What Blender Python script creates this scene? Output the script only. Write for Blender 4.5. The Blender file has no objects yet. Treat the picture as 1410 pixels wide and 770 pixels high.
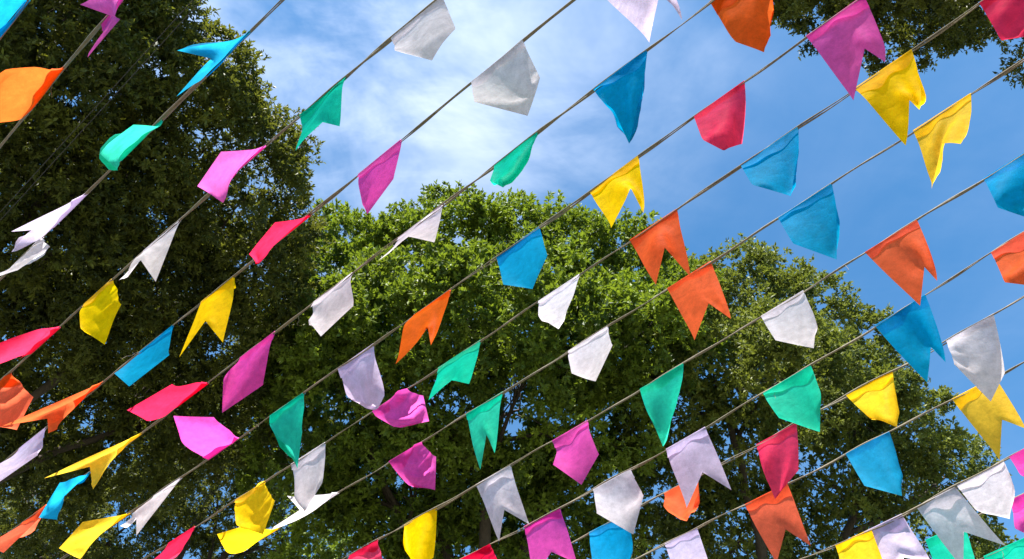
import bpy, math, random
import numpy as np

# ------------------------------------------------------------------ camera, sky, sun, exposure
scene = bpy.context.scene
col = scene.collection
R = math.radians
EYE = (0.0, 0.0, 1.6)

cam_data = bpy.data.cameras.new('camera')
cam = bpy.data.objects.new('camera', cam_data)
col.objects.link(cam)
cam.location = EYE
cam.rotation_euler = (R(90 + 55), 0, 0)
cam_data.sensor_width = 36.0
cam_data.lens = 36.0 * 1000.0 / 1410.0
cam_data.clip_start = 0.05
cam_data.clip_end = 2000.0
scene.camera = cam

SUN_EL, SUN_AZ = 63.0, 194.0          # azimuth clockwise from +Y (the way the camera faces)
SKY_STRENGTH, SUN_STRENGTH, EXPOSURE = 0.064, 5.0, 1.75

world = bpy.data.worlds.new('World')
scene.world = world
world.use_nodes = True


def build_sky():
    nt = world.node_tree
    nt.nodes.clear()
    N, L = nt.nodes.new, nt.links.new
    out = N('ShaderNodeOutputWorld')
    bg = N('ShaderNodeBackground')
    bg.inputs['Strength'].default_value = SKY_STRENGTH
    sky = N('ShaderNodeTexSky')
    sky.sky_type = 'NISHITA'
    sky.sun_disc = False
    sky.sun_elevation = R(SUN_EL)
    sky.sun_rotation = R(SUN_AZ)
    sky.altitude = 1200
    sky.air_density = 1.0
    sky.dust_density = 0.0
    sky.ozone_density = 3.0
    # thin high cloud: noise on a flat layer far overhead
    tc = N('ShaderNodeTexCoord')
    sep = N('ShaderNodeSeparateXYZ')
    L(tc.outputs['Generated'], sep.inputs[0])
    mx = N('ShaderNodeMath'); mx.operation = 'MAXIMUM'; mx.inputs[1].default_value = 0.08
    L(sep.outputs['Z'], mx.inputs[0])
    dv = []
    for ax in 'XY':
        d = N('ShaderNodeMath'); d.operation = 'DIVIDE'
        L(sep.outputs[ax], d.inputs[0]); L(mx.outputs[0], d.inputs[1]); dv.append(d)
    cmb = N('ShaderNodeCombineXYZ')
    L(dv[0].outputs[0], cmb.inputs[0]); L(dv[1].outputs[0], cmb.inputs[1])
    CLOUD_OFF = (3.1, 1.7, 0.0)

    def mapped(rot, sc):
        m = N('ShaderNodeMapping')
        m.inputs['Rotation'].default_value = (0, 0, R(rot))
        m.inputs['Scale'].default_value = (sc[0], sc[1], 1)
        m.inputs['Location'].default_value = CLOUD_OFF
        L(cmb.outputs[0], m.inputs[0])
        return m

    def noise(m, scale, detail, rough, dist=0.0):
        n = N('ShaderNodeTexNoise')
        n.inputs['Scale'].default_value = scale
        n.inputs['Detail'].default_value = detail
        n.inputs['Roughness'].default_value = rough
        n.inputs['Distortion'].default_value = dist
        L(m.outputs[0], n.inputs['Vector'])
        return n

    def ramp(src, a, b):
        r = N('ShaderNodeMapRange'); r.interpolation_type = 'SMOOTHSTEP'
        r.inputs['From Min'].default_value = a
        r.inputs['From Max'].default_value = b
        L(src, r.inputs['Value'])
        return r
    soft = ramp(noise(mapped(0, (1, 1)), 2.6, 6, 0.58, 0.4).outputs['Fac'], 0.30, 0.78)
    wisp = ramp(noise(mapped(52, (1.0, 2.6)), 2.6, 9, 0.6, 0.5).outputs['Fac'], 0.40, 0.78)
    # the bank of cloud lies ahead to the left and thins out away from there
    dist = N('ShaderNodeVectorMath'); dist.operation = 'DISTANCE'
    L(cmb.outputs[0], dist.inputs[0])
    dist.inputs[1].default_value = (-0.17, 0.27, 0)
    bank = ramp(dist.outputs['Value'], 0.62, 0.05)

    def mul(a, b, op='MULTIPLY'):
        m = N('ShaderNodeMath'); m.operation = op; m.use_clamp = True
        for k, v in enumerate((a, b)):
            if isinstance(v, (int, float)):
                m.inputs[k].default_value = v
            else:
                L(v, m.inputs[k])
        return m.outputs[0]
    mixn = mul(mul(soft.outputs[0], 0.9), mul(wisp.outputs[0], 0.42), 'ADD')
    dens = mul(mixn, mul(mul(bank.outputs[0], 0.72), 0.05, 'ADD'))
    mix = N('ShaderNodeMix'); mix.data_type = 'RGBA'
    L(dens, mix.inputs['Factor'])
    hs = N('ShaderNodeHueSaturation'); hs.inputs['Hue'].default_value = 0.49; hs.inputs['Saturation'].default_value = 1.2
    hs.inputs['Value'].default_value = 1.36
    L(sky.outputs[0], hs.inputs['Color'])
    L(hs.outputs[0], mix.inputs['A'])
    mix.inputs['B'].default_value = (7.0, 7.6, 8.8, 1)
    L(mix.outputs['Result'], bg.inputs['Color'])
    L(bg.outputs[0], out.inputs['Surface'])


build_sky()

sun_data = bpy.data.lights.new('sun', 'SUN')
sun_data.energy = SUN_STRENGTH
sun_data.angle = R(0.53)
sun_data.color = (1.0, 0.95, 0.87)
sun = bpy.data.objects.new('sun', sun_data)
col.objects.link(sun)
sun.location = (0, 0, 30)
sun.rotation_euler = (R(90 - SUN_EL), 0, R(180 - SUN_AZ))

vs = scene.view_settings
vs.view_transform = 'Standard'
vs.look = 'None'
vs.exposure = EXPOSURE
vs.gamma = 1.0
vs.use_curve_mapping = False
scene.cycles.max_bounces = 10
scene.cycles.transmission_bounces = 6
scene.cycles.diffuse_bounces = 5

rng = np.random.default_rng(7)
random.seed(7)


# ------------------------------------------------------------------ helpers
def link(o, parent=None):
    col.objects.link(o)
    if parent is not None:
        o.parent = parent
    return o


def mesh_obj(name, verts, faces, mat, parent=None, smooth=True, cols=None):
    """verts (n,3) array, faces (m,k) int array of one size k (or list of such arrays)."""
    me = bpy.data.meshes.new(name)
    verts = np.asarray(verts, np.float32)
    fl = faces if isinstance(faces, list) else [faces]
    fl = [np.asarray(f, np.int32) for f in fl if len(f)]
    loops = np.concatenate([f.ravel() for f in fl])
    sizes = np.concatenate([np.full(len(f), f.shape[1], np.int32) for f in fl])
    starts = np.concatenate([[0], np.cumsum(sizes)[:-1]]).astype(np.int32)
    me.vertices.add(len(verts)); me.vertices.foreach_set('co', verts.ravel())
    me.loops.add(len(loops)); me.loops.foreach_set('vertex_index', loops)
    me.polygons.add(len(sizes))
    me.polygons.foreach_set('loop_start', starts)
    me.polygons.foreach_set('loop_total', sizes)
    me.polygons.foreach_set('use_smooth', np.full(len(sizes), smooth, bool))
    if cols is not None:
        at = me.attributes.new('tint', 'FLOAT', 'POINT')
        at.data.foreach_set('value', np.asarray(cols, np.float32))
    me.update(calc_edges=True)
    me.validate()
    me.materials.append(mat)
    return link(bpy.data.objects.new(name, me), parent)


def empty(name, loc):
    o = bpy.data.objects.new(name, None)
    o.location = loc
    o.empty_display_size = 0.1
    return link(o)


def tag(o, label=None, cat=None, group=None, kind=None):
    if label: o['label'] = label
    if cat: o['category'] = cat
    if group: o['group'] = group
    if kind: o['kind'] = kind
    return o


def norm(v):
    return v / np.maximum(np.linalg.norm(v, axis=-1, keepdims=True), 1e-9)


def tube(path, radii, nseg=8, off=0):
    """swept tube along path (n,3), radii (n,), returns verts, quads"""
    path = np.asarray(path, float); radii = np.asarray(radii, float)
    tg = norm(np.gradient(path, axis=0))
    ref = np.array([0, 0, 1.0]) if abs(tg[0, 2]) < 0.9 else np.array([1.0, 0, 0])
    a = norm(np.cross(tg, ref)); b = np.cross(tg, a)
    ang = np.linspace(0, 2 * np.pi, nseg, endpoint=False)
    v = path[:, None] + radii[:, None, None] * (np.cos(ang)[None, :, None] * a[:, None] + np.sin(ang)[None, :, None] * b[:, None])
    n = len(path)
    i = np.arange(n - 1)[:, None] * nseg + np.arange(nseg)[None]
    j = np.arange(n - 1)[:, None] * nseg + (np.arange(nseg)[None] + 1) % nseg
    q = np.stack([i, j, j + nseg, i + nseg], -1).reshape(-1, 4)
    return v.reshape(-1, 3), q + off


class Pile:
    """collects tubes that belong to ONE part"""
    def __init__(self): self.v, self.f, self.n = [], [], 0
    def tube(self, path, radii, nseg=8):
        v, f = tube(path, radii, nseg, self.n)
        self.v.append(v); self.f.append(f); self.n += len(v)
    def build(self, name, mat, parent=None):
        return mesh_obj(name, np.concatenate(self.v), np.concatenate(self.f), mat, parent)


# ------------------------------------------------------------------ materials
def new_mat(name):
    m = bpy.data.materials.new(name)
    m.use_nodes = True
    nt = m.node_tree
    nt.nodes.clear()
    return m, nt, nt.nodes.new, nt.links.new


def srgb(r, g, b):
    f = lambda c: c / 12.92 if c <= 0.04045 else ((c + 0.055) / 1.055) ** 2.4
    return (f(r / 255), f(g / 255), f(b / 255), 1)


def cloth_mat(name, c, trans=None, t_fac=0.52):
    """thin pressed-fibre sheet: mottled, creased, matt, lets light through"""
    m, nt, N, L = new_mat(name)
    out = N('ShaderNodeOutputMaterial')
    tc = N('ShaderNodeTexCoord')
    info = N('ShaderNodeObjectInfo')
    add = N('ShaderNodeVectorMath'); add.operation = 'ADD'
    L(tc.outputs['Object'], add.inputs[0])
    sc = N('ShaderNodeVectorMath'); sc.operation = 'SCALE'
    sc.inputs[0].default_value = (17, 31, 11)
    L(info.outputs['Random'], sc.inputs['Scale'])
    L(sc.outputs[0], add.inputs[1])

    def noise(scale, detail, rough=0.6):
        n = N('ShaderNodeTexNoise'); n.inputs['Scale'].default_value = scale
        n.inputs['Detail'].default_value = detail; n.inputs['Roughness'].default_value = rough
        L(add.outputs[0], n.inputs['Vector'])
        return n.outputs['Fac']

    def rng_map(src, a, b, lo, hi):
        r = N('ShaderNodeMapRange'); r.inputs['From Min'].default_value = a; r.inputs['From Max'].default_value = b
        r.inputs['To Min'].default_value = lo; r.inputs['To Max'].default_value = hi
        L(src, r.inputs['Value'])
        return r.outputs[0]

    def math2(a, b, op='MULTIPLY'):
        k = N('ShaderNodeMath'); k.operation = op
        L(a, k.inputs[0])
        if isinstance(b, float): k.inputs[1].default_value = b
        else: L(b, k.inputs[1])
        return k.outputs[0]
    blotch, fibre = noise(34, 6, 0.68), noise(240, 3)
    mott = math2(rng_map(blotch, 0.3, 0.7, 0.78, 1.10), rng_map(fibre, 0.3, 0.7, 0.93, 1.06))
    # each sheet has faded a little differently
    rnd2 = math2(math2(info.outputs['Random'], 7.31), 1.0, 'MODULO')
    hs_v = rng_map(info.outputs['Random'], 0, 1, 0.90, 1.10)
    hs_s = rng_map(rnd2, 0, 1, 0.97, 1.06)
    hs_h = rng_map(rnd2, 0, 1, 0.497, 0.507)

    def tinted(colr):
        h = N('ShaderNodeHueSaturation'); h.inputs['Color'].default_value = colr
        L(hs_v, h.inputs['Value']); L(hs_s, h.inputs['Saturation']); L(hs_h, h.inputs['Hue'])
        v = N('ShaderNodeVectorMath'); v.operation = 'SCALE'
        L(h.outputs[0], v.inputs[0]); L(mott, v.inputs['Scale'])
        return v.outputs[0]
    vor = N('ShaderNodeTexVoronoi'); vor.feature = 'DISTANCE_TO_EDGE'; vor.inputs['Scale'].default_value = 13
    wob = N('ShaderNodeVectorMath'); wob.operation = 'MULTIPLY_ADD'
    wn = N('ShaderNodeTexNoise'); wn.inputs['Scale'].default_value = 9
    L(add.outputs[0], wn.inputs['Vector'])
    L(wn.outputs['Color'], wob.inputs[0]); wob.inputs[1].default_value = (0.07, 0.07, 0.07); L(add.outputs[0], wob.inputs[2])
    L(wob.outputs[0], vor.inputs['Vector'])
    crease = rng_map(vor.outputs['Distance'], 0.0, 0.12, 0.0, 1.0)
    hgt = math2(math2(crease, 0.35), math2(blotch, 0.9), 'ADD')
    bump = N('ShaderNodeBump'); bump.inputs['Strength'].default_value = 0.24; bump.inputs['Distance'].default_value = 0.004
    L(hgt, bump.inputs['Height'])
    dif = N('ShaderNodeBsdfDiffuse'); dif.inputs['Roughness'].default_value = 0.6
    L(tinted(c), dif.inputs['Color']); L(bump.outputs[0], dif.inputs['Normal'])
    trl = N('ShaderNodeBsdfTranslucent')
    L(tinted(trans or c), trl.inputs['Color']); L(bump.outputs[0], trl.inputs['Normal'])
    mix = N('ShaderNodeMixShader'); mix.inputs[0].default_value = t_fac
    L(dif.outputs[0], mix.inputs[1]); L(trl.outputs[0], mix.inputs[2])
    gl = N('ShaderNodeBsdfGlossy'); gl.inputs['Roughness'].default_value = 0.6
    L(bump.outputs[0], gl.inputs['Normal'])
    mix2 = N('ShaderNodeMixShader'); mix2.inputs[0].default_value = 0.003
    L(mix.outputs[0], mix2.inputs[1]); L(gl.outputs[0], mix2.inputs[2])
    L(mix2.outputs[0], out.inputs['Surface'])
    return m


def leaf_mat(name, dark, light, trans, t_fac=0.27):
    m, nt, N, L = new_mat(name)
    out = N('ShaderNodeOutputMaterial')
    at = N('ShaderNodeAttribute'); at.attribute_name = 'tint'
    mix = N('ShaderNodeMix'); mix.data_type = 'RGBA'
    mix.inputs['A'].default_value = (*dark, 1); mix.inputs['B'].default_value = (*light, 1)
    L(at.outputs['Fac'], mix.inputs['Factor'])
    p = N('ShaderNodeBsdfPrincipled')
    L(mix.outputs['Result'], p.inputs['Base Color'])
    p.inputs['Roughness'].default_value = 0.55
    p.inputs['Specular IOR Level'].default_value = 0.25
    t = N('ShaderNodeBsdfTranslucent'); t.inputs['Color'].default_value = (*trans, 1)
    ms = N('ShaderNodeMixShader'); ms.inputs[0].default_value = t_fac
    L(p.outputs[0], ms.inputs[1]); L(t.outputs[0], ms.inputs[2])
    L(ms.outputs[0], out.inputs['Surface'])
    return m


def rough_mat(name, c1, c2, scale=8.0, stretch=(1, 1, 1), bump=0.6, rough=0.85, dist=0.02):
    m, nt, N, L = new_mat(name)
    out = N('ShaderNodeOutputMaterial')
    tc = N('ShaderNodeTexCoord'); mp = N('ShaderNodeMapping'); mp.inputs['Scale'].default_value = stretch
    L(tc.outputs['Object'], mp.inputs[0])
    n = N('ShaderNodeTexNoise'); n.inputs['Scale'].default_value = scale; n.inputs['Detail'].default_value = 8
    L(mp.outputs[0], n.inputs['Vector'])
    mix = N('ShaderNodeMix'); mix.data_type = 'RGBA'
    mix.inputs['A'].default_value = (*c1, 1); mix.inputs['B'].default_value = (*c2, 1)
    L(n.outputs['Fac'], mix.inputs['Factor'])
    b = N('ShaderNodeBump'); b.inputs['Strength'].default_value = bump; b.inputs['Distance'].default_value = dist
    L(n.outputs['Fac'], b.inputs['Height'])
    p = N('ShaderNodeBsdfPrincipled'); p.inputs['Roughness'].default_value = rough
    L(mix.outputs['Result'], p.inputs['Base Color']); L(b.outputs[0], p.inputs['Normal'])
    L(p.outputs[0], out.inputs['Surface'])
    return m


CLOTH = {
    'cy': cloth_mat('blue_sheet', srgb(6, 156, 206), srgb(30, 176, 222)),
    'gr': cloth_mat('green_sheet', srgb(20, 194, 158), srgb(56, 216, 182)),
    'mg': cloth_mat('magenta_sheet', srgb(232, 84, 180), srgb(240, 104, 196)),
    'lv': cloth_mat('lavender_sheet', srgb(214, 198, 226), srgb(224, 208, 234)),
    'wh': cloth_mat('white_sheet', srgb(222, 214, 220), srgb(230, 223, 228)),
    'yl': cloth_mat('yellow_sheet', srgb(248, 204, 36), srgb(254, 214, 52)),
    'or': cloth_mat('orange_sheet', srgb(238, 102, 62), srgb(246, 118, 78)),
    'rd': cloth_mat('crimson_sheet', srgb(230, 46, 90), srgb(246, 78, 118)),
}
M_TWINE = rough_mat('twine', (0.075, 0.058, 0.038), (0.26, 0.21, 0.14), 90, (1, 1, 1), 0.4, 0.8, 0.002)
M_CABLE = rough_mat('dark_cable', (0.012, 0.012, 0.012), (0.035, 0.032, 0.03), 40, (1, 1, 1), 0.3, 0.95, 0.002)
M_BARK = rough_mat('bark', (0.026, 0.020, 0.015), (0.085, 0.064, 0.046), 7, (2.5, 2.5, 0.5), 0.9, 0.9, 0.05)
M_WOOD = rough_mat('post_wood', (0.16, 0.11, 0.07), (0.32, 0.24, 0.16), 5, (6, 6, 0.4), 0.5, 0.8, 0.01)
M_GROUND = rough_mat('plaza_ground', (0.07, 0.075, 0.05), (0.14, 0.13, 0.09), 1.5, (1, 1, 1), 0.3, 0.9, 0.01)
M_LEAF_A = leaf_mat('broad_leaf', (0.026, 0.054, 0.010), (0.168, 0.232, 0.022), (0.25, 0.34, 0.02))
M_LEAF_B = leaf_mat('olive_leaf', (0.032, 0.054, 0.012), (0.155, 0.180, 0.026), (0.22, 0.26, 0.03))
M_LEAF_C = leaf_mat('dark_leaf', (0.019, 0.032, 0.008), (0.125, 0.140, 0.020), (0.19, 0.21, 0.02))

# ------------------------------------------------------------------ ground
gv = np.array([[-600, -600, 0], [600, -600, 0], [600, 600, 0], [-600, 600, 0]], float)
tag(mesh_obj('ground', gv, np.array([[0, 1, 2, 3]]), M_GROUND, smooth=False), kind='structure')

# ------------------------------------------------------------------ measured layout, metres (flags in mm)
ALONG = np.array([-0.75471, 0.65606]); ACROSS = np.array([-0.65606, -0.75471])
T_END = (-3.60, 6.20); CABLE_S = (-4.50, 6.50)
STRINGS = {   # span along, three coefficients across, height
    0: (1.3059, 1.6263, 0.4629, 0.0258, 0.0000, 3.7450),
    1: (0.9704, 2.0771, 0.2726, 0.0654, -0.0181, 3.7450),
    2: (0.6875, 2.5831, -0.0054, 0.0376, -0.0011, 3.7450),
    3: (0.3115, 3.2014, -0.2972, 0.0699, -0.0084, 3.7450),
    4: (-0.0419, 3.7211, -0.5228, 0.0292, 0.0016, 3.7450),
    5: (-0.3895, 4.3712, -0.7751, 0.0261, 0.0001, 3.7450),
    6: (-0.5578, 4.2126, -1.0430, 0.0131, 0.0033, 3.7450),
    7: (-0.8135, 3.9718, -1.2841, 0.0049, 0.0044, 3.7450),
    8: (-0.8117, 3.3973, -1.5375, -0.0058, 0.0077, 3.7450),
    9: (-0.7393, 3.1124, -1.8640, -0.0319, 0.0123, 3.7450),
    10: (-0.6500, 2.6391, -2.1893, -0.0812, 0.0255, 3.7450),
    11: (-0.5614, 2.3809, -2.4476, -0.0516, 0.0159, 3.7450),
    12: (-0.4628, 2.0151, -2.7623, -0.0484, 0.0153, 3.7450),
    13: (-0.3148, 1.4415, -3.2760, -0.1646, 0.0868, 3.7450),
    14: (-0.2492, 1.0647, -3.5601, -0.0964, 0.0165, 3.7450),
    15: (-0.1474, 0.7346, -3.8852, -0.0926, 0.0000, 3.7450),
    99: (1.7421, 2.5750, 0.2371, 0.0195, 0.0000, 4.7000),
}
STRING_LABELS = {
    0: 'short corner string with a single blue flag at the upper left edge',
    1: 'pale twine, second string from upper left, its top flags magenta then orange',
    2: 'pale twine, third string from upper left, its top flags blue then green then lavender',
    3: 'pale twine, fourth string from upper left, its top flags white then green then magenta',
    4: 'pale twine, fifth string from upper left, its top flags lavender then white then magenta',
    5: 'pale twine, sixth string from upper left, its top flags orange then blue then green',
    6: 'pale twine, seventh string from upper left, its top flags magenta then crimson then yellow',
    7: 'pale twine, eighth string from upper left, its top flags crimson then yellow then blue',
    8: 'pale twine, ninth string from upper left, its top flags yellow then blue then orange',
    9: 'pale twine, tenth string from upper left, its top flags blue then orange then white',
    10: 'pale twine, eleventh string from upper left, its top flags orange then blue then green',
    11: 'pale twine, twelfth string from upper left, its top flags white then yellow then crimson',
    12: 'pale twine, thirteenth string from upper left, its top flags yellow then blue then orange',
    13: 'pale twine, fourteenth string from upper left, its top flags magenta then white then white',
    14: 'pale twine, fifteenth string from upper left, its top flags magenta then green',
    15: 'lowest string at the bottom right corner with one green flag',
}
FLAGS = [     # string, colour, cut, then x y z of: lower string end, upper string end, tip, middle, tip
    (0, 'cy', 'p', -1521, 655, 3745, -1372, 532, 3745, -1378, 488, 3578, -1394, 529, 3514, -1476, 608, 3576),
    (1, 'mg', 's', -1187, 598, 3745, -1048, 483, 3745, -1095, 459, 3475, -1051, 533, 3581, -1099, 609, 3471),
    (1, 'or', 'p', -1492, 858, 3745, -1336, 724, 3745, -1412, 661, 3582, -1464, 713, 3499, -1532, 826, 3549),
    (2, 'cy', 's', -920, 750, 3745, -760, 620, 3745, -872, 587, 3482, -826, 645, 3580, -900, 697, 3461),
    (2, 'gr', 'p', -1264, 1029, 3745, -1090, 888, 3745, -1106, 831, 3586, -1168, 886, 3489, -1212, 964, 3595),
    (2, 'lv', 's', -1573, 1280, 3745, -1414, 1151, 3745, -1508, 1119, 3466, -1523, 1191, 3574, -1540, 1205, 3476),
    (2, 'wh', 'p', -1782, 1450, 3745, -1623, 1320, 3745, -1551, 1301, 3657, -1601, 1317, 3539, -1731, 1375, 3568),
    (3, 'wh', 'p', -353, 643, 3745, -198, 523, 3745, -157, 556, 3570, -212, 617, 3483, -325, 609, 3562),
    (3, 'gr', 's', -660, 881, 3745, -499, 756, 3745, -483, 779, 3461, -545, 827, 3571, -596, 873, 3462),
    (3, 'mg', 'p', -930, 1093, 3745, -788, 982, 3745, -868, 919, 3585, -908, 986, 3474, -890, 1083, 3563),
    (3, 'wh', 's', -1292, 1382, 3745, -1132, 1254, 3745, -1119, 1309, 3461, -1207, 1300, 3568, -1240, 1314, 3473),
    (3, 'yl', 'p', -1580, 1616, 3745, -1441, 1502, 3745, -1355, 1533, 3630, -1400, 1605, 3507, -1511, 1588, 3573),
    (3, 'rd', 'p', -1869, 1852, 3745, -1710, 1722, 3745, -1836, 1688, 3598, -1901, 1693, 3509, -1933, 1811, 3564),
    (3, 'or', 'p', -2142, 2079, 3745, -1985, 1948, 3745, -1885, 2011, 3668, -1916, 2079, 3559, -2035, 2093, 3599),
    (4, 'lv', 's', 225, 491, 3745, 371, 371, 3745, 431, 517, 3508, 387, 457, 3586, 361, 585, 3520),
    (4, 'wh', 'p', -122, 775, 3745, 33, 648, 3745, 79, 699, 3573, 44, 783, 3507, -100, 765, 3552),
    (4, 'mg', 'p', -502, 1084, 3745, -352, 962, 3745, -348, 1014, 3563, -422, 1074, 3463, -462, 1107, 3577),
    (4, 'rd', 'p', -845, 1363, 3745, -685, 1234, 3745, -756, 1164, 3591, -813, 1223, 3484, -833, 1315, 3577),
    (4, 'yl', 's', -1144, 1605, 3745, -999, 1488, 3745, -968, 1563, 3468, -1058, 1546, 3565, -1134, 1608, 3457),
    (4, 'cy', 'p', -1440, 1845, 3745, -1280, 1716, 3745, -1235, 1723, 3587, -1338, 1762, 3465, -1441, 1787, 3560),
    (4, 'or', 's', -1795, 2131, 3745, -1635, 2002, 3745, -1877, 1979, 3483, -1795, 2048, 3590, -1740, 2032, 3501),
    (4, 'lv', 'p', -2119, 2391, 3745, -1959, 2263, 3745, -1932, 2272, 3610, -2012, 2296, 3476, -2137, 2332, 3542),
    (5, 'or', 'p', 564, 540, 3745, 701, 427, 3745, 679, 522, 3590, 655, 597, 3499, 596, 589, 3571),
    (5, 'cy', 'p', 250, 798, 3745, 399, 675, 3745, 363, 782, 3596, 332, 866, 3509, 293, 798, 3580),
    (5, 'gr', 'p', -56, 1050, 3745, 83, 935, 3745, -4, 1022, 3590, -25, 985, 3468, -64, 1019, 3573),
    (5, 'wh', 's', -393, 1328, 3745, -235, 1198, 3745, -240, 1165, 3470, -330, 1213, 3570, -418, 1237, 3476),
    (5, 'wh', 'p', -729, 1605, 3745, -572, 1475, 3745, -538, 1490, 3569, -631, 1536, 3462, -701, 1561, 3575),
    (5, 'mg', 'p', -1058, 1876, 3745, -900, 1746, 3745, -917, 1852, 3568, -1038, 1895, 3464, -1053, 1844, 3579),
    (5, 'rd', 'p', -1377, 2139, 3745, -1219, 2009, 3745, -1297, 1916, 3641, -1427, 1949, 3528, -1406, 2069, 3584),
    (5, 'yl', 's', -1720, 2421, 3745, -1561, 2291, 3745, -1832, 2265, 3482, -1722, 2320, 3588, -1672, 2342, 3492),
    (5, 'cy', 'p', -2024, 2672, 3745, -1866, 2541, 3745, -1911, 2467, 3623, -1950, 2526, 3489, -1956, 2646, 3568),
    (5, 'or', 'p', -2303, 2901, 3745, -2145, 2771, 3745, -2122, 2740, 3649, -2198, 2775, 3496, -2327, 2806, 3554),
    (6, 'mg', 's', 861, 637, 3745, 997, 522, 3745, 988, 638, 3487, 957, 620, 3564, 925, 731, 3491),
    (6, 'rd', 'p', 569, 885, 3745, 704, 771, 3745, 683, 906, 3586, 597, 881, 3496, 554, 875, 3559),
    (6, 'yl', 's', 259, 1146, 3745, 408, 1020, 3745, 393, 1075, 3468, 361, 1040, 3575, 300, 1124, 3467),
    (6, 'cy', 'p', -54, 1408, 3745, 94, 1284, 3745, 110, 1276, 3565, 65, 1349, 3474, -34, 1387, 3560),
    (6, 'or', 's', -364, 1667, 3745, -225, 1551, 3745, -251, 1593, 3456, -290, 1583, 3567, -395, 1664, 3466),
    (6, 'lv', 'p', -686, 1934, 3745, -533, 1807, 3745, -480, 1924, 3586, -491, 1928, 3526, -609, 1932, 3583),
    (6, 'gr', 'p', -1004, 2196, 3745, -844, 2064, 3745, -807, 2104, 3572, -835, 2219, 3490, -913, 2201, 3597),
    (6, 'mg', 'p', -1325, 2459, 3745, -1164, 2327, 3745, -1238, 2199, 3737, -1387, 2163, 3719, -1383, 2302, 3692),
    (6, 'wh', 's', -1631, 2709, 3745, -1472, 2579, 3745, -1573, 2609, 3472, -1620, 2630, 3577, -1650, 2601, 3502),
    (6, 'yl', 'p', -1940, 2959, 3745, -1780, 2829, 3745, -1905, 2771, 3622, -1978, 2795, 3524, -1957, 2921, 3570),
    (7, 'rd', 'p', 1333, 544, 3745, 1484, 413, 3745, 1450, 545, 3604, 1367, 578, 3529, 1316, 588, 3576),
    (7, 'yl', 's', 1045, 794, 3745, 1181, 676, 3745, 1129, 780, 3485, 1122, 763, 3564, 1102, 860, 3476),
    (7, 'cy', 'p', 745, 1052, 3745, 900, 920, 3745, 849, 969, 3580, 808, 1009, 3463, 733, 1029, 3568),
    (7, 'or', 's', 411, 1338, 3745, 557, 1214, 3745, 541, 1273, 3462, 481, 1241, 3567, 449, 1317, 3457),
    (7, 'wh', 'p', 99, 1603, 3745, 242, 1482, 3745, 203, 1459, 3568, 153, 1505, 3465, 95, 1542, 3576),
    (7, 'gr', 's', -290, 1931, 3745, -121, 1789, 3745, -157, 1743, 3468, -221, 1828, 3567, -303, 1835, 3479),
    (7, 'mg', 'p', -576, 2170, 3745, -424, 2043, 3745, -334, 2010, 3675, -319, 2090, 3616, -462, 2110, 3604),
    (7, 'wh', 'p', -967, 2493, 3745, -800, 2356, 3745, -787, 2403, 3571, -837, 2464, 3474, -909, 2507, 3580),
    (7, 'yl', 'p', -1267, 2740, 3745, -1100, 2604, 3745, -1028, 2614, 3645, -1068, 2680, 3523, -1190, 2702, 3583),
    (7, 'rd', 'p', -1661, 3062, 3745, -1502, 2932, 3745, -1521, 2894, 3592, -1623, 2910, 3486, -1697, 2986, 3572),
    (8, 'yl', 's', 1267, 932, 3745, 1404, 810, 3745, 1263, 859, 3497, 1269, 900, 3588, 1228, 999, 3507),
    (8, 'cy', 'p', 908, 1249, 3745, 1056, 1119, 3745, 1019, 1158, 3572, 998, 1230, 3466, 895, 1232, 3561),
    (8, 'or', 's', 567, 1545, 3745, 705, 1426, 3745, 707, 1453, 3458, 666, 1476, 3566, 602, 1544, 3461),
    (8, 'wh', 'p', 220, 1843, 3745, 362, 1722, 3745, 369, 1682, 3574, 293, 1743, 3467, 219, 1794, 3564),
    (8, 'gr', 's', -189, 2188, 3745, -37, 2060, 3745, -71, 2083, 3453, -105, 2112, 3572, -120, 2199, 3466),
    (8, 'mg', 'p', -537, 2477, 3745, -385, 2352, 3745, -313, 2331, 3647, -316, 2418, 3546, -434, 2433, 3599),
    (8, 'wh', 's', -943, 2810, 3745, -784, 2680, 3745, -962, 2535, 3613, -928, 2651, 3624, -1046, 2664, 3537),
    (8, 'yl', 'p', -1264, 3069, 3745, -1104, 2941, 3745, -1232, 2826, 3686, -1338, 2834, 3637, -1326, 2956, 3639),
    (9, 'cy', 'p', 1551, 1100, 3745, 1696, 962, 3745, 1659, 1060, 3594, 1587, 1114, 3511, 1508, 1110, 3575),
    (9, 'or', 's', 1243, 1388, 3745, 1383, 1257, 3745, 1337, 1314, 3465, 1351, 1331, 3571, 1311, 1407, 3463),
    (9, 'wh', 'p', 933, 1673, 3745, 1063, 1554, 3745, 1055, 1571, 3567, 1016, 1591, 3467, 923, 1633, 3560),
    (9, 'gr', 'p', 518, 2045, 3745, 672, 1908, 3745, 622, 1970, 3567, 564, 2083, 3482, 525, 2031, 3566),
    (9, 'mg', 'p', 174, 2346, 3745, 317, 2222, 3745, 331, 2210, 3567, 270, 2287, 3468, 170, 2290, 3566),
    (9, 'wh', 's', -160, 2631, 3745, -6, 2501, 3745, 69, 2565, 3490, -34, 2586, 3578, -53, 2685, 3491),
    (9, 'yl', 'p', -508, 2923, 3745, -348, 2790, 3745, -353, 2903, 3561, -401, 2840, 3469, -483, 2851, 3585),
    (9, 'rd', 'p', -798, 3160, 3745, -647, 3037, 3745, -583, 3025, 3617, -627, 3065, 3550, -741, 3091, 3585),
    (10, 'or', 'p', 1687, 1391, 3745, 1825, 1244, 3745, 1765, 1323, 3594, 1683, 1364, 3511, 1642, 1395, 3575),
    (10, 'cy', 's', 1372, 1718, 3745, 1514, 1573, 3745, 1479, 1651, 3462, 1488, 1676, 3575, 1446, 1744, 3465),
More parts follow.
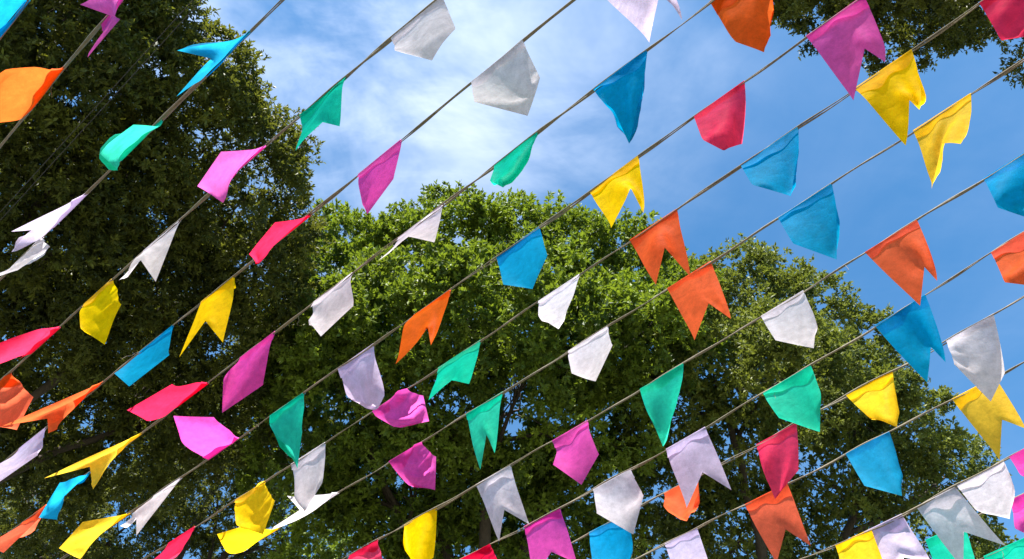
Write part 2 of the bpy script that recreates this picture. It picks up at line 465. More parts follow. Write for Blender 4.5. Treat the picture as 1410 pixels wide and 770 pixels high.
    (10, 'gr', 'p', 1019, 2067, 3745, 1175, 1915, 3745, 1164, 1932, 3575, 1128, 1987, 3465, 1015, 2017, 3564),
    (10, 'lv', 's', 666, 2398, 3745, 813, 2263, 3745, 874, 2336, 3476, 772, 2329, 3565, 693, 2416, 3462),
    (10, 'wh', 'p', 368, 2666, 3745, 525, 2526, 3745, 556, 2509, 3593, 513, 2617, 3474, 375, 2603, 3565),
    (10, 'mg', 's', 59, 2932, 3745, 221, 2794, 3745, 278, 2822, 3482, 179, 2873, 3570, 86, 2923, 3460),
    (10, 'rd', 'p', -257, 3193, 3745, -105, 3069, 3745, -44, 3049, 3614, -123, 3039, 3515, -221, 3098, 3589),
    (11, 'wh', 'p', 1665, 1790, 3745, 1797, 1661, 3745, 1803, 1804, 3575, 1725, 1861, 3491, 1633, 1795, 3617),
    (11, 'yl', 'p', 1360, 2081, 3745, 1505, 1944, 3745, 1474, 2010, 3576, 1406, 1965, 3470, 1381, 2034, 3581),
    (11, 'rd', 'p', 1050, 2370, 3745, 1191, 2240, 3745, 1164, 2325, 3570, 1068, 2422, 3506, 1037, 2368, 3568),
    (11, 'or', 'p', 694, 2692, 3745, 841, 2560, 3745, 778, 2533, 3582, 734, 2552, 3483, 678, 2616, 3586),
    (11, 'cy', 'p', 370, 2977, 3745, 544, 2825, 3745, 548, 2890, 3582, 479, 2903, 3464, 380, 2960, 3563),
    (12, 'yl', 's', 1796, 2100, 3745, 1924, 1977, 3745, 1877, 1969, 3463, 1875, 2033, 3568, 1850, 2143, 3464),
    (12, 'cy', 'p', 1449, 2428, 3745, 1596, 2290, 3745, 1598, 2374, 3585, 1545, 2353, 3465, 1448, 2406, 3559),
    (12, 'or', 's', 1075, 2770, 3745, 1237, 2622, 3745, 1260, 2674, 3461, 1188, 2707, 3572, 1137, 2797, 3465),
    (12, 'lv', 'p', 741, 3067, 3745, 879, 2945, 3745, 896, 2951, 3568, 832, 2957, 3481, 753, 3028, 3563),
    (13, 'mg', 'p', 2168, 2450, 3745, 2294, 2290, 3745, 2219, 2315, 3591, 2128, 2336, 3498, 2112, 2388, 3596),
    (13, 'wh', 'p', 2006, 2639, 3745, 2150, 2472, 3745, 2087, 2444, 3586, 2038, 2508, 3472, 1992, 2591, 3574),
    (13, 'wh', 's', 1869, 2787, 3745, 2000, 2646, 3745, 2102, 2699, 3479, 1978, 2729, 3573, 1951, 2836, 3456),
    (13, 'lv', 's', 1659, 2996, 3745, 1818, 2839, 3745, 1947, 3008, 3606, 1823, 2996, 3624, 1786, 3133, 3574),
    (13, 'yl', 'p', 1570, 3078, 3745, 1707, 2950, 3745, 1677, 2934, 3568, 1602, 2956, 3480, 1526, 3036, 3568),
    (14, 'mg', 'p', 2281, 2744, 3745, 2419, 2598, 3745, 2341, 2687, 3606, 2261, 2720, 3529, 2207, 2723, 3587),
    (14, 'gr', 'p', 1995, 3040, 3745, 2126, 2906, 3745, 2080, 2907, 3564, 1985, 2958, 3482, 1955, 3037, 3568),
    (15, 'gr', 'p', 2323, 3169, 3745, 2465, 3020, 3745, 2411, 3031, 3565, 2301, 3065, 3495, 2237, 3158, 3590),
]
FLAG_LABELS = [
    'blue flag cut off by the upper left corner of the picture',
    'topmost magenta swallowtail flag, next above an orange one, second string from upper left',
    'lowest orange pointed flag, next below a magenta one, second string from upper left',
    'topmost blue swallowtail flag, next above a green one, third string from upper left',
    'green pointed flag between blue above and lavender below, third string from upper left',
    'lavender swallowtail flag between green above and white below, third string from upper left',
    'lowest white pointed flag, next below a lavender one, third string from upper left',
    'topmost white pointed flag, next above a green one, fourth string from upper left',
    'green swallowtail flag between white above and magenta below, fourth string from upper left',
    'magenta pointed flag between green above and white below, fourth string from upper left',
    'white swallowtail flag between magenta above and yellow below, fourth string from upper left',
    'yellow pointed flag between white above and crimson below, fourth string from upper left',
    'crimson pointed flag between yellow above and orange below, fourth string from upper left',
    'lowest orange pointed flag, next below a crimson one, fourth string from upper left',
    'topmost lavender swallowtail flag, next above a white one, fifth string from upper left',
    'white pointed flag between lavender above and magenta below, fifth string from upper left',
    'magenta pointed flag between white above and crimson below, fifth string from upper left',
    'crimson pointed flag between magenta above and yellow below, fifth string from upper left',
    'yellow swallowtail flag between crimson above and blue below, fifth string from upper left',
    'blue pointed flag between yellow above and orange below, fifth string from upper left',
    'orange swallowtail flag between blue above and lavender below, fifth string from upper left',
    'lowest lavender pointed flag, next below an orange one, fifth string from upper left',
    'topmost orange pointed flag, next above a blue one, sixth string from upper left',
    'blue pointed flag between orange above and green below, sixth string from upper left',
    'green pointed flag between blue above and white below, sixth string from upper left',
    'white swallowtail flag between green above and white below, sixth string from upper left',
    'white pointed flag between white above and magenta below, sixth string from upper left',
    'magenta pointed flag between white above and crimson below, sixth string from upper left',
    'crimson pointed flag between magenta above and yellow below, sixth string from upper left',
    'yellow swallowtail flag between crimson above and blue below, sixth string from upper left',
    'blue pointed flag between yellow above and orange below, sixth string from upper left',
    'lowest orange pointed flag, next below a blue one, sixth string from upper left',
    'topmost magenta swallowtail flag, next above a crimson one, seventh string from upper left',
    'crimson pointed flag between magenta above and yellow below, seventh string from upper left',
    'yellow swallowtail flag between crimson above and blue below, seventh string from upper left',
    'blue pointed flag between yellow above and orange below, seventh string from upper left',
    'orange swallowtail flag between blue above and lavender below, seventh string from upper left',
    'lavender pointed flag between orange above and green below, seventh string from upper left',
    'green pointed flag between lavender above and magenta below, seventh string from upper left',
    'magenta pointed flag between green above and white below, seventh string from upper left',
    'white swallowtail flag between magenta above and yellow below, seventh string from upper left',
    'lowest yellow pointed flag, next below a white one, seventh string from upper left',
    'topmost crimson pointed flag, next above a yellow one, eighth string from upper left',
    'yellow swallowtail flag between crimson above and blue below, eighth string from upper left',
    'blue pointed flag between yellow above and orange below, eighth string from upper left',
    'orange swallowtail flag between blue above and white below, eighth string from upper left',
    'white pointed flag between orange above and green below, eighth string from upper left',
    'green swallowtail flag between white above and magenta below, eighth string from upper left',
    'magenta pointed flag between green above and white below, eighth string from upper left',
    'white pointed flag between magenta above and yellow below, eighth string from upper left',
    'yellow pointed flag between white above and crimson below, eighth string from upper left',
    'lowest crimson pointed flag, next below a yellow one, eighth string from upper left',
    'topmost yellow swallowtail flag, next above a blue one, ninth string from upper left',
    'blue pointed flag between yellow above and orange below, ninth string from upper left',
    'orange swallowtail flag between blue above and white below, ninth string from upper left',
    'white pointed flag between orange above and green below, ninth string from upper left',
    'green swallowtail flag between white above and magenta below, ninth string from upper left',
    'magenta pointed flag between green above and white below, ninth string from upper left',
    'white swallowtail flag between magenta above and yellow below, ninth string from upper left',
    'lowest yellow pointed flag, next below a white one, ninth string from upper left',
    'topmost blue pointed flag, next above an orange one, tenth string from upper left',
    'orange swallowtail flag between blue above and white below, tenth string from upper left',
    'white pointed flag between orange above and green below, tenth string from upper left',
    'green pointed flag between white above and magenta below, tenth string from upper left',
    'magenta pointed flag between green above and white below, tenth string from upper left',
    'white swallowtail flag between magenta above and yellow below, tenth string from upper left',
    'yellow pointed flag between white above and crimson below, tenth string from upper left',
    'lowest crimson pointed flag, next below a yellow one, tenth string from upper left',
    'topmost orange pointed flag, next above a blue one, eleventh string from upper left',
    'blue swallowtail flag between orange above and green below, eleventh string from upper left',
    'green pointed flag between blue above and lavender below, eleventh string from upper left',
    'lavender swallowtail flag between green above and white below, eleventh string from upper left',
    'white pointed flag between lavender above and magenta below, eleventh string from upper left',
    'magenta swallowtail flag between white above and crimson below, eleventh string from upper left',
    'lowest crimson pointed flag, next below a magenta one, eleventh string from upper left',
    'topmost white pointed flag, next above a yellow one, twelfth string from upper left',
    'yellow pointed flag between white above and crimson below, twelfth string from upper left',
    'crimson pointed flag between yellow above and orange below, twelfth string from upper left',
    'orange pointed flag between crimson above and blue below, twelfth string from upper left',
    'lowest blue pointed flag, next below an orange one, twelfth string from upper left',
    'topmost yellow swallowtail flag, next above a blue one, thirteenth string from upper left',
    'blue pointed flag between yellow above and orange below, thirteenth string from upper left',
    'orange swallowtail flag between blue above and lavender below, thirteenth string from upper left',
    'lowest lavender pointed flag, next below an orange one, thirteenth string from upper left',
    'topmost magenta pointed flag, next above a white one, fourteenth string from upper left',
    'white pointed flag between magenta above and white below, fourteenth string from upper left',
    'white swallowtail flag between white above and lavender below, fourteenth string from upper left',
    'lavender swallowtail flag between white above and yellow below, fourteenth string from upper left',
    'lowest yellow pointed flag, next below a lavender one, fourteenth string from upper left',
    'topmost magenta pointed flag, next above a green one, fifteenth string from upper left',
    'lowest green pointed flag, next below a magenta one, fifteenth string from upper left',
    'green flag on the lowest string in the bottom right corner',
]
LOBES = {     # centre x y z, radius
    'centre': [
        (-3.38, 8.54, 13.93, 1.00), (-2.23, 8.67, 14.33, 1.00), (-1.18, 8.58, 14.76, 1.10),
        (0.00, 8.71, 14.67, 1.05), (1.24, 8.73, 14.41, 1.00), (2.17, 8.60, 13.89, 1.00),
        (2.89, 8.73, 13.55, 0.90), (2.86, 8.52, 12.23, 0.80), (-2.08, 7.79, 11.52, 1.15),
        (-0.67, 7.60, 11.17, 1.20), (0.67, 7.75, 11.07, 1.15), (-3.38, 8.15, 11.76, 1.00),
        (1.95, 8.21, 11.23, 1.00), (-2.69, 8.81, 10.69, 1.00), (-1.29, 8.77, 10.48, 1.05),
        (0.12, 8.87, 10.41, 1.05), (1.39, 9.24, 10.51, 0.95), (-3.58, 10.17, 10.35, 1.00),
        (-1.88, 10.38, 10.20, 1.00), (-0.20, 10.60, 10.05, 1.00), (1.27, 10.92, 10.31, 0.90),
        (-2.71, 11.63, 9.57, 1.00), (-0.99, 11.79, 9.46, 1.00), (0.74, 11.97, 9.58, 0.90),
    ],
    'right': [
        (3.80, 9.33, 13.99, 0.90), (5.06, 9.32, 14.36, 1.00), (6.12, 9.59, 13.81, 0.95),
        (6.83, 9.89, 12.98, 0.85), (3.58, 8.68, 11.39, 1.10), (4.88, 8.89, 11.24, 1.10),
        (6.65, 10.15, 11.58, 0.95), (7.90, 10.75, 11.77, 0.75), (3.02, 9.83, 11.08, 0.90),
        (4.36, 10.27, 10.77, 1.00), (5.95, 11.07, 10.94, 0.90), (7.61, 11.58, 11.19, 0.80),
        (9.07, 11.86, 11.61, 0.60), (2.92, 11.20, 10.36, 0.90), (4.35, 11.82, 10.17, 0.90),
        (5.81, 12.22, 10.14, 0.90), (7.42, 12.62, 10.34, 0.80), (9.07, 12.97, 10.83, 0.75),
        (2.38, 12.09, 9.74, 0.90), (10.24, 13.94, 10.64, 0.60),
    ],
    'left': [
        (-6.04, 2.20, 12.88, 1.20), (-5.77, 3.00, 12.08, 1.10), (-5.22, 3.92, 11.68, 1.08),
        (-4.64, 4.69, 11.50, 1.10), (-4.29, 5.55, 11.38, 1.10), (-4.37, 6.72, 11.30, 0.95),
        (-6.22, 2.14, 11.70, 1.30), (-6.13, 3.15, 10.99, 1.25), (-5.85, 4.14, 10.91, 1.20),
        (-6.62, 4.38, 10.50, 1.25), (-5.67, 5.44, 10.97, 1.20), (-6.56, 5.64, 10.47, 1.20),
        (-5.51, 6.80, 11.00, 1.10), (-7.27, 3.62, 10.66, 1.30), (-7.90, 5.31, 10.34, 1.30),
        (-6.61, 7.21, 10.59, 1.15), (-7.67, 7.11, 10.29, 1.15), (-4.86, 7.91, 11.08, 1.00),
        (-5.97, 8.42, 10.72, 1.10), (-7.50, 8.60, 10.23, 1.10), (-8.79, 8.65, 9.95, 1.10),
        (-7.55, 2.30, 11.59, 1.40), (-6.74, 9.65, 10.22, 1.00), (-5.18, 9.39, 10.65, 0.90),
        (-8.25, 10.01, 9.73, 1.00),
    ],
    'back': [
        (-10.32, 13.83, 11.45, 1.20), (-8.40, 13.57, 11.63, 1.10), (-6.48, 13.04, 12.00, 1.10),
        (-5.36, 12.64, 12.89, 1.10), (-4.88, 13.83, 11.45, 1.10), (-7.12, 14.49, 10.99, 1.10),
        (-9.36, 14.88, 10.71, 1.10), (-5.18, 11.63, 14.21, 1.20), (-11.92, 14.22, 11.17, 1.20),
        (-11.81, 13.58, 12.84, 1.10), (-7.74, 12.74, 13.43, 1.10),
    ],
    'overhead': [
        (3.03, 1.81, 10.34, 0.50), (3.77, 1.98, 10.22, 0.60), (4.35, 2.18, 10.08, 0.58),
        (4.96, 2.22, 10.06, 0.55), (5.48, 2.04, 10.30, 0.55), (4.04, 1.34, 10.42, 0.80),
        (4.92, 1.28, 10.47, 0.80), (5.94, 1.65, 10.46, 0.70), (3.24, 1.28, 10.47, 0.70),
        (3.47, 1.47, 9.48, 0.60), (4.12, 1.47, 9.48, 0.60), (4.77, 1.43, 9.64, 0.60),
        (3.15, 1.40, 9.90, 0.50), (5.64, 2.49, 9.13, 0.24), (6.27, 2.52, 9.11, 0.40),
        (6.19, 1.96, 9.50, 0.50),
    ],
}
MATS = {'A': M_LEAF_A, 'B': M_LEAF_B, 'C': M_LEAF_C}
TREES = [
    ('broadleaf_tree', (-0.63, 12.86), 7.6, 'centre', 0.105, 0.46, 'A', 58, 'big bright green tree with rounded crown in the middle of the picture', {'clump_r': 0.5, 'shoots': 27}),
    ('broadleaf_tree', (4.42, 13.33), 7.8, 'right', 0.095, 0.46, 'B', 54, 'olive green tree with open lower crown, to the right of the middle tree', {'inner': 0.15, 'clump_r': 0.46, 'shoots': 23}),
    ('broadleaf_tree', (-11.1, 9.56), 6.4, 'left', 0.085, 0.38, 'C', 104, 'tall dark tree filling the left side, sunlit along its right edge', {'trunk_r': 0.2, 'tint': (0.4, 0.25)}),
    ('broadleaf_tree', (-7.58, 14.62), 6.8, 'back', 0.08, 0.42, 'C', 66, 'dark tree behind, showing low on the left under the tall dark tree', {}),
    ('broadleaf_tree', (6.6, -0.6), 6.0, 'overhead', 0.055, 0.4, 'C', 175, 'dark overhanging boughs of a tree in the upper right corner', {'clump_r': 0.2, 'trunk_r': 0.2, 'fork_xy': (6.0, 0.0)}),
]


# ------------------------------------------------------------------ trees
def make_leaves(pos, axis, size, wid, tint_c, up=0.35):
    """pos, axis (n,3): one small folded leaf each, growing along axis"""
    n = len(pos)
    axis = norm(axis)
    nrm = rng.normal(size=(n, 3)) * 0.75 + np.array([0, 0, 1.0]) * (0.4 + up)
    nrm = norm(nrm - axis * (nrm * axis).sum(1, keepdims=True))
    side = np.cross(axis, nrm)
    l = (size * rng.uniform(0.65, 1.25, n))[:, None]
    w = l * wid
    fold = nrm * l * rng.uniform(0.02, 0.12, n)[:, None]
    v = np.empty((n, 4, 3))
    v[:, 0] = pos
    v[:, 1] = pos + axis * l * 0.5 - side * w * 0.5 + fold
    v[:, 2] = pos + axis * l - fold * 0.6
    v[:, 3] = pos + axis * l * 0.5 + side * w * 0.5 + fold
    b = np.arange(n)[:, None] * 4
    f = np.concatenate([b + np.array([[0, 3, 2]]), b + np.array([[0, 2, 1]])])
    t = np.clip(tint_c + rng.normal(size=n) * 0.16, 0, 1)
    return v.reshape(-1, 3), f, np.repeat(t, 4)


def make_tree(name, base, fork_z, lobes, leaf_size, wid, mat, dens, label, shoots=20, per=11, clump_r=0.42,
              trunk_r=0.26, inner=0.10, fork_xy=None, tint=(0.5, 0.24)):
    root = empty(name, (base[0], base[1], 0))
    b = np.array([base[0], base[1], 0.0])
    lob = np.array(lobes, float)
    cen, rad = lob[:, :3], lob[:, 3]
    fork = np.array([*(fork_xy or (base[0] * 0.75 + cen[:, 0].mean() * 0.25, base[1] * 0.75 + cen[:, 1].mean() * 0.25)), fork_z])
    # trunk
    tt = np.linspace(0, 1, 14)[:, None]
    path = b + (fork - b) * tt + np.sin(tt * 5.2) * np.array([[0.12, 0.08, 0]])
    path[0, 2] = -0.15
    flare = trunk_r * (1.0 + 0.7 * np.exp(-tt[:, 0] * 14)) * (1 - 0.35 * tt[:, 0])
    P = Pile(); P.tube(path - b, flare, 12)
    P.build('trunk', M_BARK, root)
    # main limbs run from the fork towards groups of lobes, boughs split off to every lobe
    k = max(3, min(6, len(cen) // 4))
    idx = [int(np.argmin(cen[:, 2]))]
    for _ in range(k - 1):
        d = np.min(np.linalg.norm(cen[:, None] - cen[idx][None], axis=2), axis=1)
        idx.append(int(np.argmax(d)))
    own = np.argmin(np.linalg.norm(cen[:, None] - cen[idx][None], axis=2), axis=1)
    twig_v, twig_f, twig_n = [], [], 0
    for g in range(k):
        mem = np.where(own == g)[0]
        tgt = cen[mem].mean(0)
        s = np.linspace(0, 1, 12)[:, None]
        mid = (fork + tgt) / 2 + np.array([0, 0, 0.35]) * np.linalg.norm(tgt - fork) * 0.3
        lp = fork * (1 - s) ** 2 + 2 * mid * s * (1 - s) + tgt * s ** 2 + rng.normal(size=(12, 3)) * 0.05 * s
        lr = trunk_r * (0.50 - 0.30 * s[:, 0])
        P = Pile(); P.tube(lp - b, lr, 8)
        for m in mem:
            e = cen[m]
            st = lp[rng.integers(6, 11)]
            md = (st + e) / 2 + rng.normal(size=3) * 0.18
            bp = st * (1 - s) ** 2 + 2 * md * s * (1 - s) + e * s ** 2
            P.tube(bp - b, trunk_r * (0.19 - 0.12 * s[:, 0]), 6)
            for _ in range(7):                      # forks of the bough inside its lobe
                dr = norm(rng.normal(size=3) + np.array([0, 0, 0.35]))
                q0 = bp[rng.integers(5, 12)]; q1 = e + dr * rad[m] * rng.uniform(0.6, 0.95)
                q = q0 + (q1 - q0) * s[::2] + rng.normal(size=(6, 3)) * 0.05 * rad[m] * s[::2]
                P.tube(q - b, trunk_r * (0.065 - 0.05 * s[::2, 0]), 5)
        P.build('limb', M_BARK, root)
    # leaf clumps over the lobes, a few inside
    VV, FF, TT, nv = [], [], [], 0
    cp, cd, cr = [], [], []
    for c, r in zip(cen, rad):
        n = int(dens * r * r * (0.82 if c[2] < cen[:, 2].mean() - 0.5 else 1.0))
        d = norm(rng.normal(size=(n, 3)))
        wob = 1 + 0.13 * np.sin(d[:, 0] * 5 + c[0] * 3) + 0.13 * np.sin(d[:, 1] * 6 + c[1] * 3) + 0.10 * np.sin(d[:, 2] * 7 + c[2])
        rr = r * wob * rng.uniform(0.86, 1.06, n)
        ins = rng.random(n) < inner
        rr[ins] *= rng.uniform(0.35, 0.85, ins.sum())
        p = c + d * rr[:, None] * np.array([1, 1, 0.86])
        depth = np.min((np.linalg.norm(p[:, None] - cen[None], axis=2) / rad[None]) + (np.linalg.norm(cen - c, axis=1) < 1e-6)[None] * 9, axis=1)
        keep = (depth > 0.72) | (rng.random(n) < 0.15)
        cp.append(p[keep]); cd.append(d[keep])
    cp = np.concatenate(cp); cd = np.concatenate(cd)
    nc = len(cp)
    ct = np.clip(rng.normal(tint[0], tint[1], nc), 0, 1)
    crr = clump_r * rng.uniform(0.6, 1.25, nc)
    # shoots on each clump's dome
    od = norm(cd[:, None] * 0.9 + np.array([0, 0, 0.45]) + rng.normal(size=(nc, shoots, 3)) * 0.7)
    sp = cp[:, None] + od * (crr[:, None] * rng.uniform(0.35, 1.0, (nc, shoots)))[..., None]
    st = (ct[:, None] + rng.normal(size=(nc, shoots)) * 0.12)
    sp = sp.reshape(-1, 3); od = od.reshape(-1, 3); st = st.reshape(-1)
    ns = len(sp)
    ax = norm(rng.normal(size=(ns, per, 3)) * 0.75 + od[:, None] * 0.55)
    lp = sp[:, None] + od[:, None] * (rng.uniform(-0.06, 0.05, (ns, per)))[..., None]
    v, f, t = make_leaves(lp.reshape(-1, 3), ax.reshape(-1, 3), leaf_size, wid, np.repeat(st, per))
    crown = mesh_obj('crown', v - b, f, mat, root, smooth=False, cols=t)
    crown['kind'] = 'stuff'
    tag(root, label, 'tree', 'trees around the square')
    return len(f)


NT = 0
for (name, base, fz, key, ls, wd, mat, dens, label, kw) in TREES:
    NT += make_tree(name, base, fz, LOBES[key], ls, wd, MATS[mat], dens, label, **kw)
print('leaf triangles', NT)


# ------------------------------------------------------------------ bunting strings
ORD = ['first', 'second', 'third', 'fourth', 'fifth', 'sixth', 'seventh', 'eighth', 'ninth', 'tenth', 'eleventh', 'twelfth',
       'thirteenth', 'fourteenth', 'fifteenth', 'sixteenth']


def string_path(key, n=160):
    """plan curve: along ALONG by t, across by a quadratic; straight beyond the measured span"""
    t0, t1, c0, c1, c2, z = STRINGS[key]
    t = np.linspace(T_END[0], T_END[1], n)
    tc = np.clip(t, t0, t1)
    s = c0 + c1 * tc + c2 * tc * tc + (c1 + 2 * c2 * tc) * (t - tc)
    x = np.array(EYE)[:2] + t[:, None] * ALONG + s[:, None] * ACROSS
    zz = z + 0.004 * np.sin(t * 7.3 + key) + 0.0025 * np.sin(t * 17.9 + 2.1 * key)
    return np.column_stack([x, zz])


lrng = np.random.default_rng(5)


def build_string(key, label):
    path = string_path(key, 420)
    L = np.concatenate([[0], np.cumsum(np.linalg.norm(np.diff(path, axis=0), axis=1))])
    ph = rng.uniform(0, 6.28)
    tw = L * 9.0 + ph + 2.5 * np.sin(L * 1.3 + ph)
    sep = 0.0010 + 0.0048 * (0.5 + 0.5 * np.sin(L * 2.1 + ph)) * (0.5 + 0.5 * np.sin(L * 0.83 + 1.7 * ph))
    sidev = np.array([ACROSS[0], ACROSS[1], 0]); upv = np.array([0, 0, 1.0])
    o = empty('bunting_string', path[0])
    for s in (0, np.pi):
        off = (np.cos(tw + s) * sep)[:, None] * sidev + (np.sin(tw + s) * sep)[:, None] * upv
        v, f = tube(path + off - path[0], 0.0030 * (1 + 0.22 * np.sin(L * 31 + ph) + 0.28 * np.sin(L * 5.3 + 2 * ph)), 6)
        mesh_obj('strand', v, f, M_TWINE, o)
    for _ in range(int(lrng.integers(0, 3))):          # frayed ends hanging off the twine
        k = int(lrng.integers(120, 300)); ln = lrng.uniform(0.03, 0.09)
        s = np.linspace(0, 1, 8)[:, None]
        drift = np.array([*(ALONG * lrng.normal(0, 0.4) + ACROSS * lrng.normal(0, 0.4)), -1.0]) * ln
        th = path[k] - path[0] + drift * s + lrng.normal(size=(8, 3)) * 0.004 * s
        v, f = tube(th, np.linspace(0.0011, 0.0006, 8), 4)
        mesh_obj('loose_thread', v, f, M_TWINE, o)
    tag(o, label, 'string', 'strings of bunting')


for key in sorted(STRINGS):
    if key == 99: continue
    build_string(key, STRING_LABELS[key])

# dark overhead wire pair under the left tree
pw = string_path(99, 120)
wo = empty('overhead_wire', pw[0])
for s in (-1, 1):
    v, f = tube(pw - pw[0] + s * 0.012 * np.array([ACROSS[0], ACROSS[1], 0.3]), np.full(120, 0.0014), 6)
    mesh_obj('wire', v, f, M_CABLE, wo)
tag(wo, 'thin dark pair of wires in front of the left tree', 'wire')

# the cables and posts that carry the strings, beyond both ends of the picture
for t, txt in ((T_END[0], 'behind the viewer'), (T_END[1], 'beyond the lower left')):
    ss = np.array([CABLE_S[0], CABLE_S[1]])
    ends = np.array(EYE)[:2] + t * ALONG + ss[:, None] * ACROSS
    zc = STRINGS[5][5]
    s = np.linspace(0, 1, 30)[:, None]
    p = np.column_stack([ends[0] + (ends[1] - ends[0]) * s, np.full(30, zc)])
    v, f = tube(p - p[0], np.full(30, 0.006), 6)
    c = mesh_obj('support_cable', v, f, M_CABLE); c.location = p[0]
    tag(c, 'taut dark cable carrying the bunting strings ' + txt, 'cable')
    for e, w in zip(ends, ('left', 'right') if t > 0 else ('near left', 'near right')):
        h = np.array([0, 0.03, 0.5, 1.5, 3.0, zc + 0.25, STRINGS[99][5] + 0.3, STRINGS[99][5] + 0.31])
        pp = np.column_stack([np.zeros(8), np.zeros(8), h - 0.1])
        v, f = tube(pp, np.array([0.09, 0.09, 0.088, 0.085, 0.08, 0.075, 0.072, 0.01]), 14)
        post = mesh_obj('timber_post', v, f, M_WOOD); post.location = (e[0], e[1], 0)
        tag(post, f'round timber post {txt}, {w} end of the support cable', 'post')


# ------------------------------------------------------------------ flags
NR, NC = 11, 9                                        # rows down, columns across


def flat_pattern(W, swallow):
    """flat positions (nf,NR,NC,2): 27 cm swallowtail with a 17 cm notch, or 27 cm point with 17 cm sides"""
    u = np.linspace(0, 1, NC)
    tri = 1 - np.abs(2 * u - 1)                       # 0 at the sides, 1 in the middle
    ln = np.where(swallow[:, None], 0.275 - 0.10 * tri, 0.175 + 0.10 * tri)
    v = np.linspace(0, 1, NR)
    x = np.broadcast_to((W[:, None] * u[None])[:, None, :], (len(W), NR, NC))
    y = v[None, :, None] * ln[:, None, :]
    return np.stack([x, y], -1)


def drape(PTS, swallow, fixed=True, rays=None, eye=None, seed=1, iters=120, blow=None):
    """inextensible sheets hung from A-B with their free corners C, N, D held where the wind has them"""
    r = np.random.default_rng(seed)
    nf = len(PTS)
    A, B, C, N, D = [PTS[:, k] for k in range(5)]
    W = np.linalg.norm(B - A, axis=1)
    F2 = flat_pattern(W, swallow)
    u = np.linspace(0, 1, NC)[None, None, :, None]; v = np.linspace(0, 1, NR)[None, :, None, None]
    top = A[:, None, None] * (1 - u) + B[:, None, None] * u
    bot = np.where(u < 0.5, D[:, None, None] * (1 - 2 * u) + N[:, None, None] * 2 * u,
                   N[:, None, None] * (2 - 2 * u) + C[:, None, None] * (2 * u - 1))
    X = top * (1 - v) + bot * v
    nm = np.cross(B - A, N - (A + B) / 2)
    nm = nm / np.maximum(np.linalg.norm(nm, axis=1, keepdims=True), 1e-9)
    ph = r.uniform(0, 6.28, (nf, 1, 1)); am = r.uniform(0.002, 0.012, (nf, 1, 1)) * r.choice([-1, 1], (nf, 1, 1))
    uu, vv = u[..., 0], v[..., 0]
    bulge = am * np.sin(np.pi * vv) * (0.6 + np.sin(2.6 * uu + ph)) + 0.0025 * np.sin(9 * uu + 4 * vv + 2 * ph) * vv
    X = X + bulge[..., None] * nm[:, None, None]
    pairs = []
    I = np.arange(NR * NC).reshape(NR, NC)
    def add(a, b, k): pairs.append((a.ravel(), b.ravel(), k))
    for o in (0, 1):
        add(I[:, o:-1:2], I[:, o + 1::2][:, :I[:, o:-1:2].shape[1]], 1.0)
        add(I[o:-1:2], I[o + 1::2][:I[o:-1:2].shape[0]], 1.0)
        add(I[o:-1:2, :-1], I[o + 1::2, 1:][:I[o:-1:2].shape[0]], 0.6)
        add(I[o:-1:2, 1:], I[o + 1::2, :-1][:I[o:-1:2].shape[0]], 0.6)
    for o in (0, 1, 2, 3):                            # bending
        a = I[o:-2:4]; add(a, I[o + 2::4][:len(a)], 0.12)
        a = I[:, o:-2:4]; add(a, I[:, o + 2::4][:, :a.shape[1]], 0.12)
    Xf = X.reshape(nf, -1, 3); Ff = F2.reshape(nf, -1, 2)
    rest = [np.linalg.norm(Ff[:, a] - Ff[:, b], axis=2) for a, b, k in pairs]
    pin = [(NR - 1) * NC + NC - 1, (NR - 1) * NC + NC // 2, (NR - 1) * NC]
    tops = np.arange(NC)
    T0 = Xf[:, tops].copy()
    for it in range(iters):
        Xf[:, :, 2] -= 0.0002
        for (a, b, k), L in zip(pairs, rest):
            d = Xf[:, b] - Xf[:, a]
            ln = np.maximum(np.linalg.norm(d, axis=2), 1e-9)
            e = (ln - L) / ln * 0.5 * k
            e = np.where(ln < L, e * (1.0 if k < 0.5 else 0.06), 0 if k < 0.5 else e)   # paper resists stretch and sharp bends
            Xf[:, a] += d * e[..., None]; Xf[:, b] -= d * e[..., None]
        Xf[:, tops] = T0
        if rays is not None:                          # corners stay on their sight lines while measuring
            for k, p in enumerate(pin):
                q = Xf[:, p] - eye
                s = (q * rays[:, k]).sum(1, keepdims=True)
                Xf[:, p] = eye + rays[:, k] * s
        elif fixed:
            Xf[:, (NR - 1) * NC:] = bot[:, 0]
    X = Xf.reshape(nf, NR, NC, 3)
    if rays is not None:
        return X
    for c, P0, P1 in ((0, A, D), (NC - 1, B, C)):     # cut edges run nearly straight
        X[:, :, c] = 0.3 * X[:, :, c] + 0.7 * (P0[:, None] * (1 - v[0, :, 0]) + P1[:, None] * v[0, :, 0])
    # one or two oblique bends per sheet
    for _ in range(2):
        a = r.uniform(-1.2, 1.2, (nf, 1, 1)); c0 = r.uniform(0.3, 0.75, (nf, 1, 1)); am = r.normal(0, 0.022, (nf, 1, 1))
        s = (uu - 0.5) * np.cos(a) + (vv - c0) * np.sin(a)
        win = np.clip(vv * 3.0, 0, 1)
        X = X + (am * (np.sqrt(s * s + 0.006) - 0.15) * win)[..., None] * nm[:, None, None]
    return X


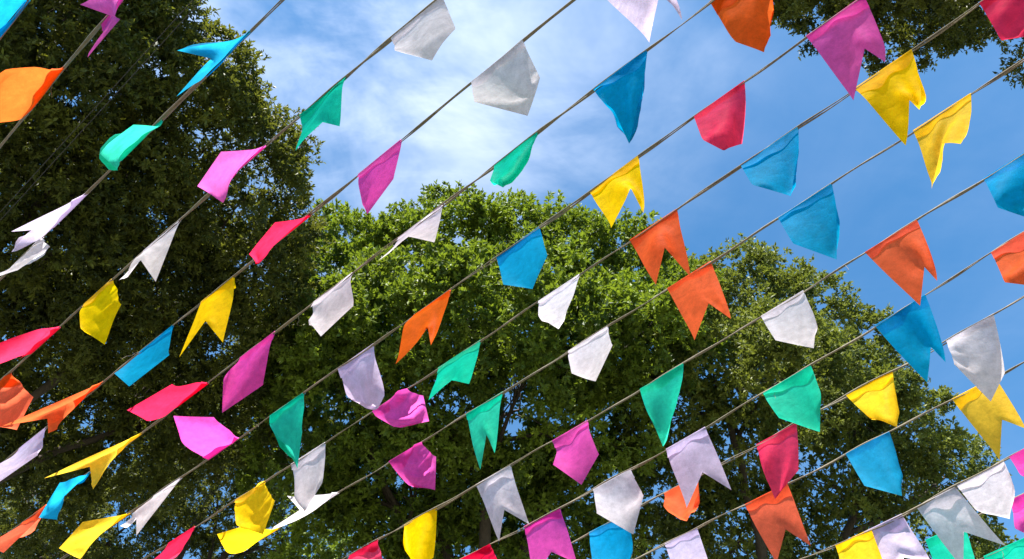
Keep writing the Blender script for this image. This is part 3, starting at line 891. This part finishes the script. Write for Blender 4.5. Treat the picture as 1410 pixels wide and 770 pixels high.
def refine(P):
    """Catmull-Rom to twice the rows and columns"""
    def up(a, ax):
        a = np.moveaxis(a, ax, 0)
        n = len(a)
        p = np.concatenate([[2 * a[0] - a[1]], a, [2 * a[-1] - a[-2]]])
        mid = (-p[:-3] + 9 * p[1:-2] + 9 * p[2:-1] - p[3:]) / 16
        o = np.empty((2 * n - 1,) + a.shape[1:]); o[0::2] = a; o[1::2] = mid
        return np.moveaxis(o, 0, ax)
    h = P.shape[1] // 2                               # halves apart, so the notch or point stays sharp
    Q = up(P, 0)
    return np.concatenate([up(Q[:, :h + 1], 1), up(Q[:, h:], 1)[:, 1:]], axis=1)


names = {'cy': 'blue', 'gr': 'green', 'mg': 'magenta', 'lv': 'lavender', 'wh': 'white', 'yl': 'yellow', 'or': 'orange', 'rd': 'crimson'}
PTS = np.array([[f[3 + 3 * i:6 + 3 * i] for i in range(5)] for f in FLAGS], float) / 1000.0   # A B C N D
KIND = np.array([f[2] == 's' for f in FLAGS])
SHEETS = drape(PTS, KIND, fixed=True, seed=3)

hrng = np.random.default_rng(11)
for i, (fl, P) in enumerate(zip(FLAGS, SHEETS)):
    sid, cc, kind = fl[:3]
    base = (P[0, 0] + P[0, -1]) / 2
    G = refine(P)                                    # finer, smoother sheet
    nr, ncol = G.shape[:2]
    du = np.gradient(G, axis=1); dv = np.gradient(G, axis=0)
    nm = norm(np.cross(du, dv))
    # the top edge is folded over the string: front sheet one side, hem the other
    rowd = np.linalg.norm(G - G[:1], axis=2)
    off = 0.0042 * np.exp(-rowd / 0.016)
    side = 1.0 if i % 3 else -1.0
    front = G + nm * (off * side)[..., None]
    idx = np.arange(nr * ncol).reshape(nr, ncol)
    q = np.stack([idx[:-1, :-1], idx[:-1, 1:], idx[1:, 1:], idx[1:, :-1]], -1).reshape(-1, 4)
    o = mesh_obj('bunting_flag', front.reshape(-1, 3) - base, q, CLOTH[cc])
    o.location = base
    # hem: over the string and down the other side
    uu = np.linspace(0, 1, ncol)
    h1, h2, h3 = hrng.uniform(0, 6.28, 3)
    hw = hrng.uniform(0.022, 0.05) * (1 + 0.30 * np.sin(uu * hrng.uniform(2, 7) + h1) + 0.16 * np.sin(uu * 13 + h2))
    lift = hrng.uniform(0.0008, 0.005)
    rows = []
    n0 = nm[0]
    for a in np.linspace(0, np.pi, 7):
        rows.append(G[0] + n0 * (side * 0.0042 * math.cos(a)) - norm(dv[0]) * 0.0042 * math.sin(a))
    for hk in np.linspace(0.1, 1, 7):
        hstep = hw * hk
        fr = np.clip(hstep / np.maximum(rowd[-1], 1e-6) * (nr - 1), 0, nr - 1.001)
        lo = np.floor(fr).astype(int); w = (fr - lo)[:, None]
        cidx = np.arange(ncol)
        pt = G[lo, cidx] * (1 - w) + G[lo + 1, cidx] * w
        gap = 0.0012 + 0.0030 * np.exp(-hstep / 0.008) + lift * hk * hk * (1 + np.sin(uu * 6 + h3))
        rows.append(pt - nm[lo, cidx] * side * gap[:, None])
    hv = np.array(rows)
    idx = np.arange(hv.shape[0] * ncol).reshape(hv.shape[0], ncol)
    q = np.stack([idx[:-1, :-1], idx[:-1, 1:], idx[1:, 1:], idx[1:, :-1]], -1).reshape(-1, 4)
    mesh_obj('hem', hv.reshape(-1, 3) - base, q, CLOTH[cc], o)
    tag(o, FLAG_LABELS[i], 'flag', 'bunting flags')
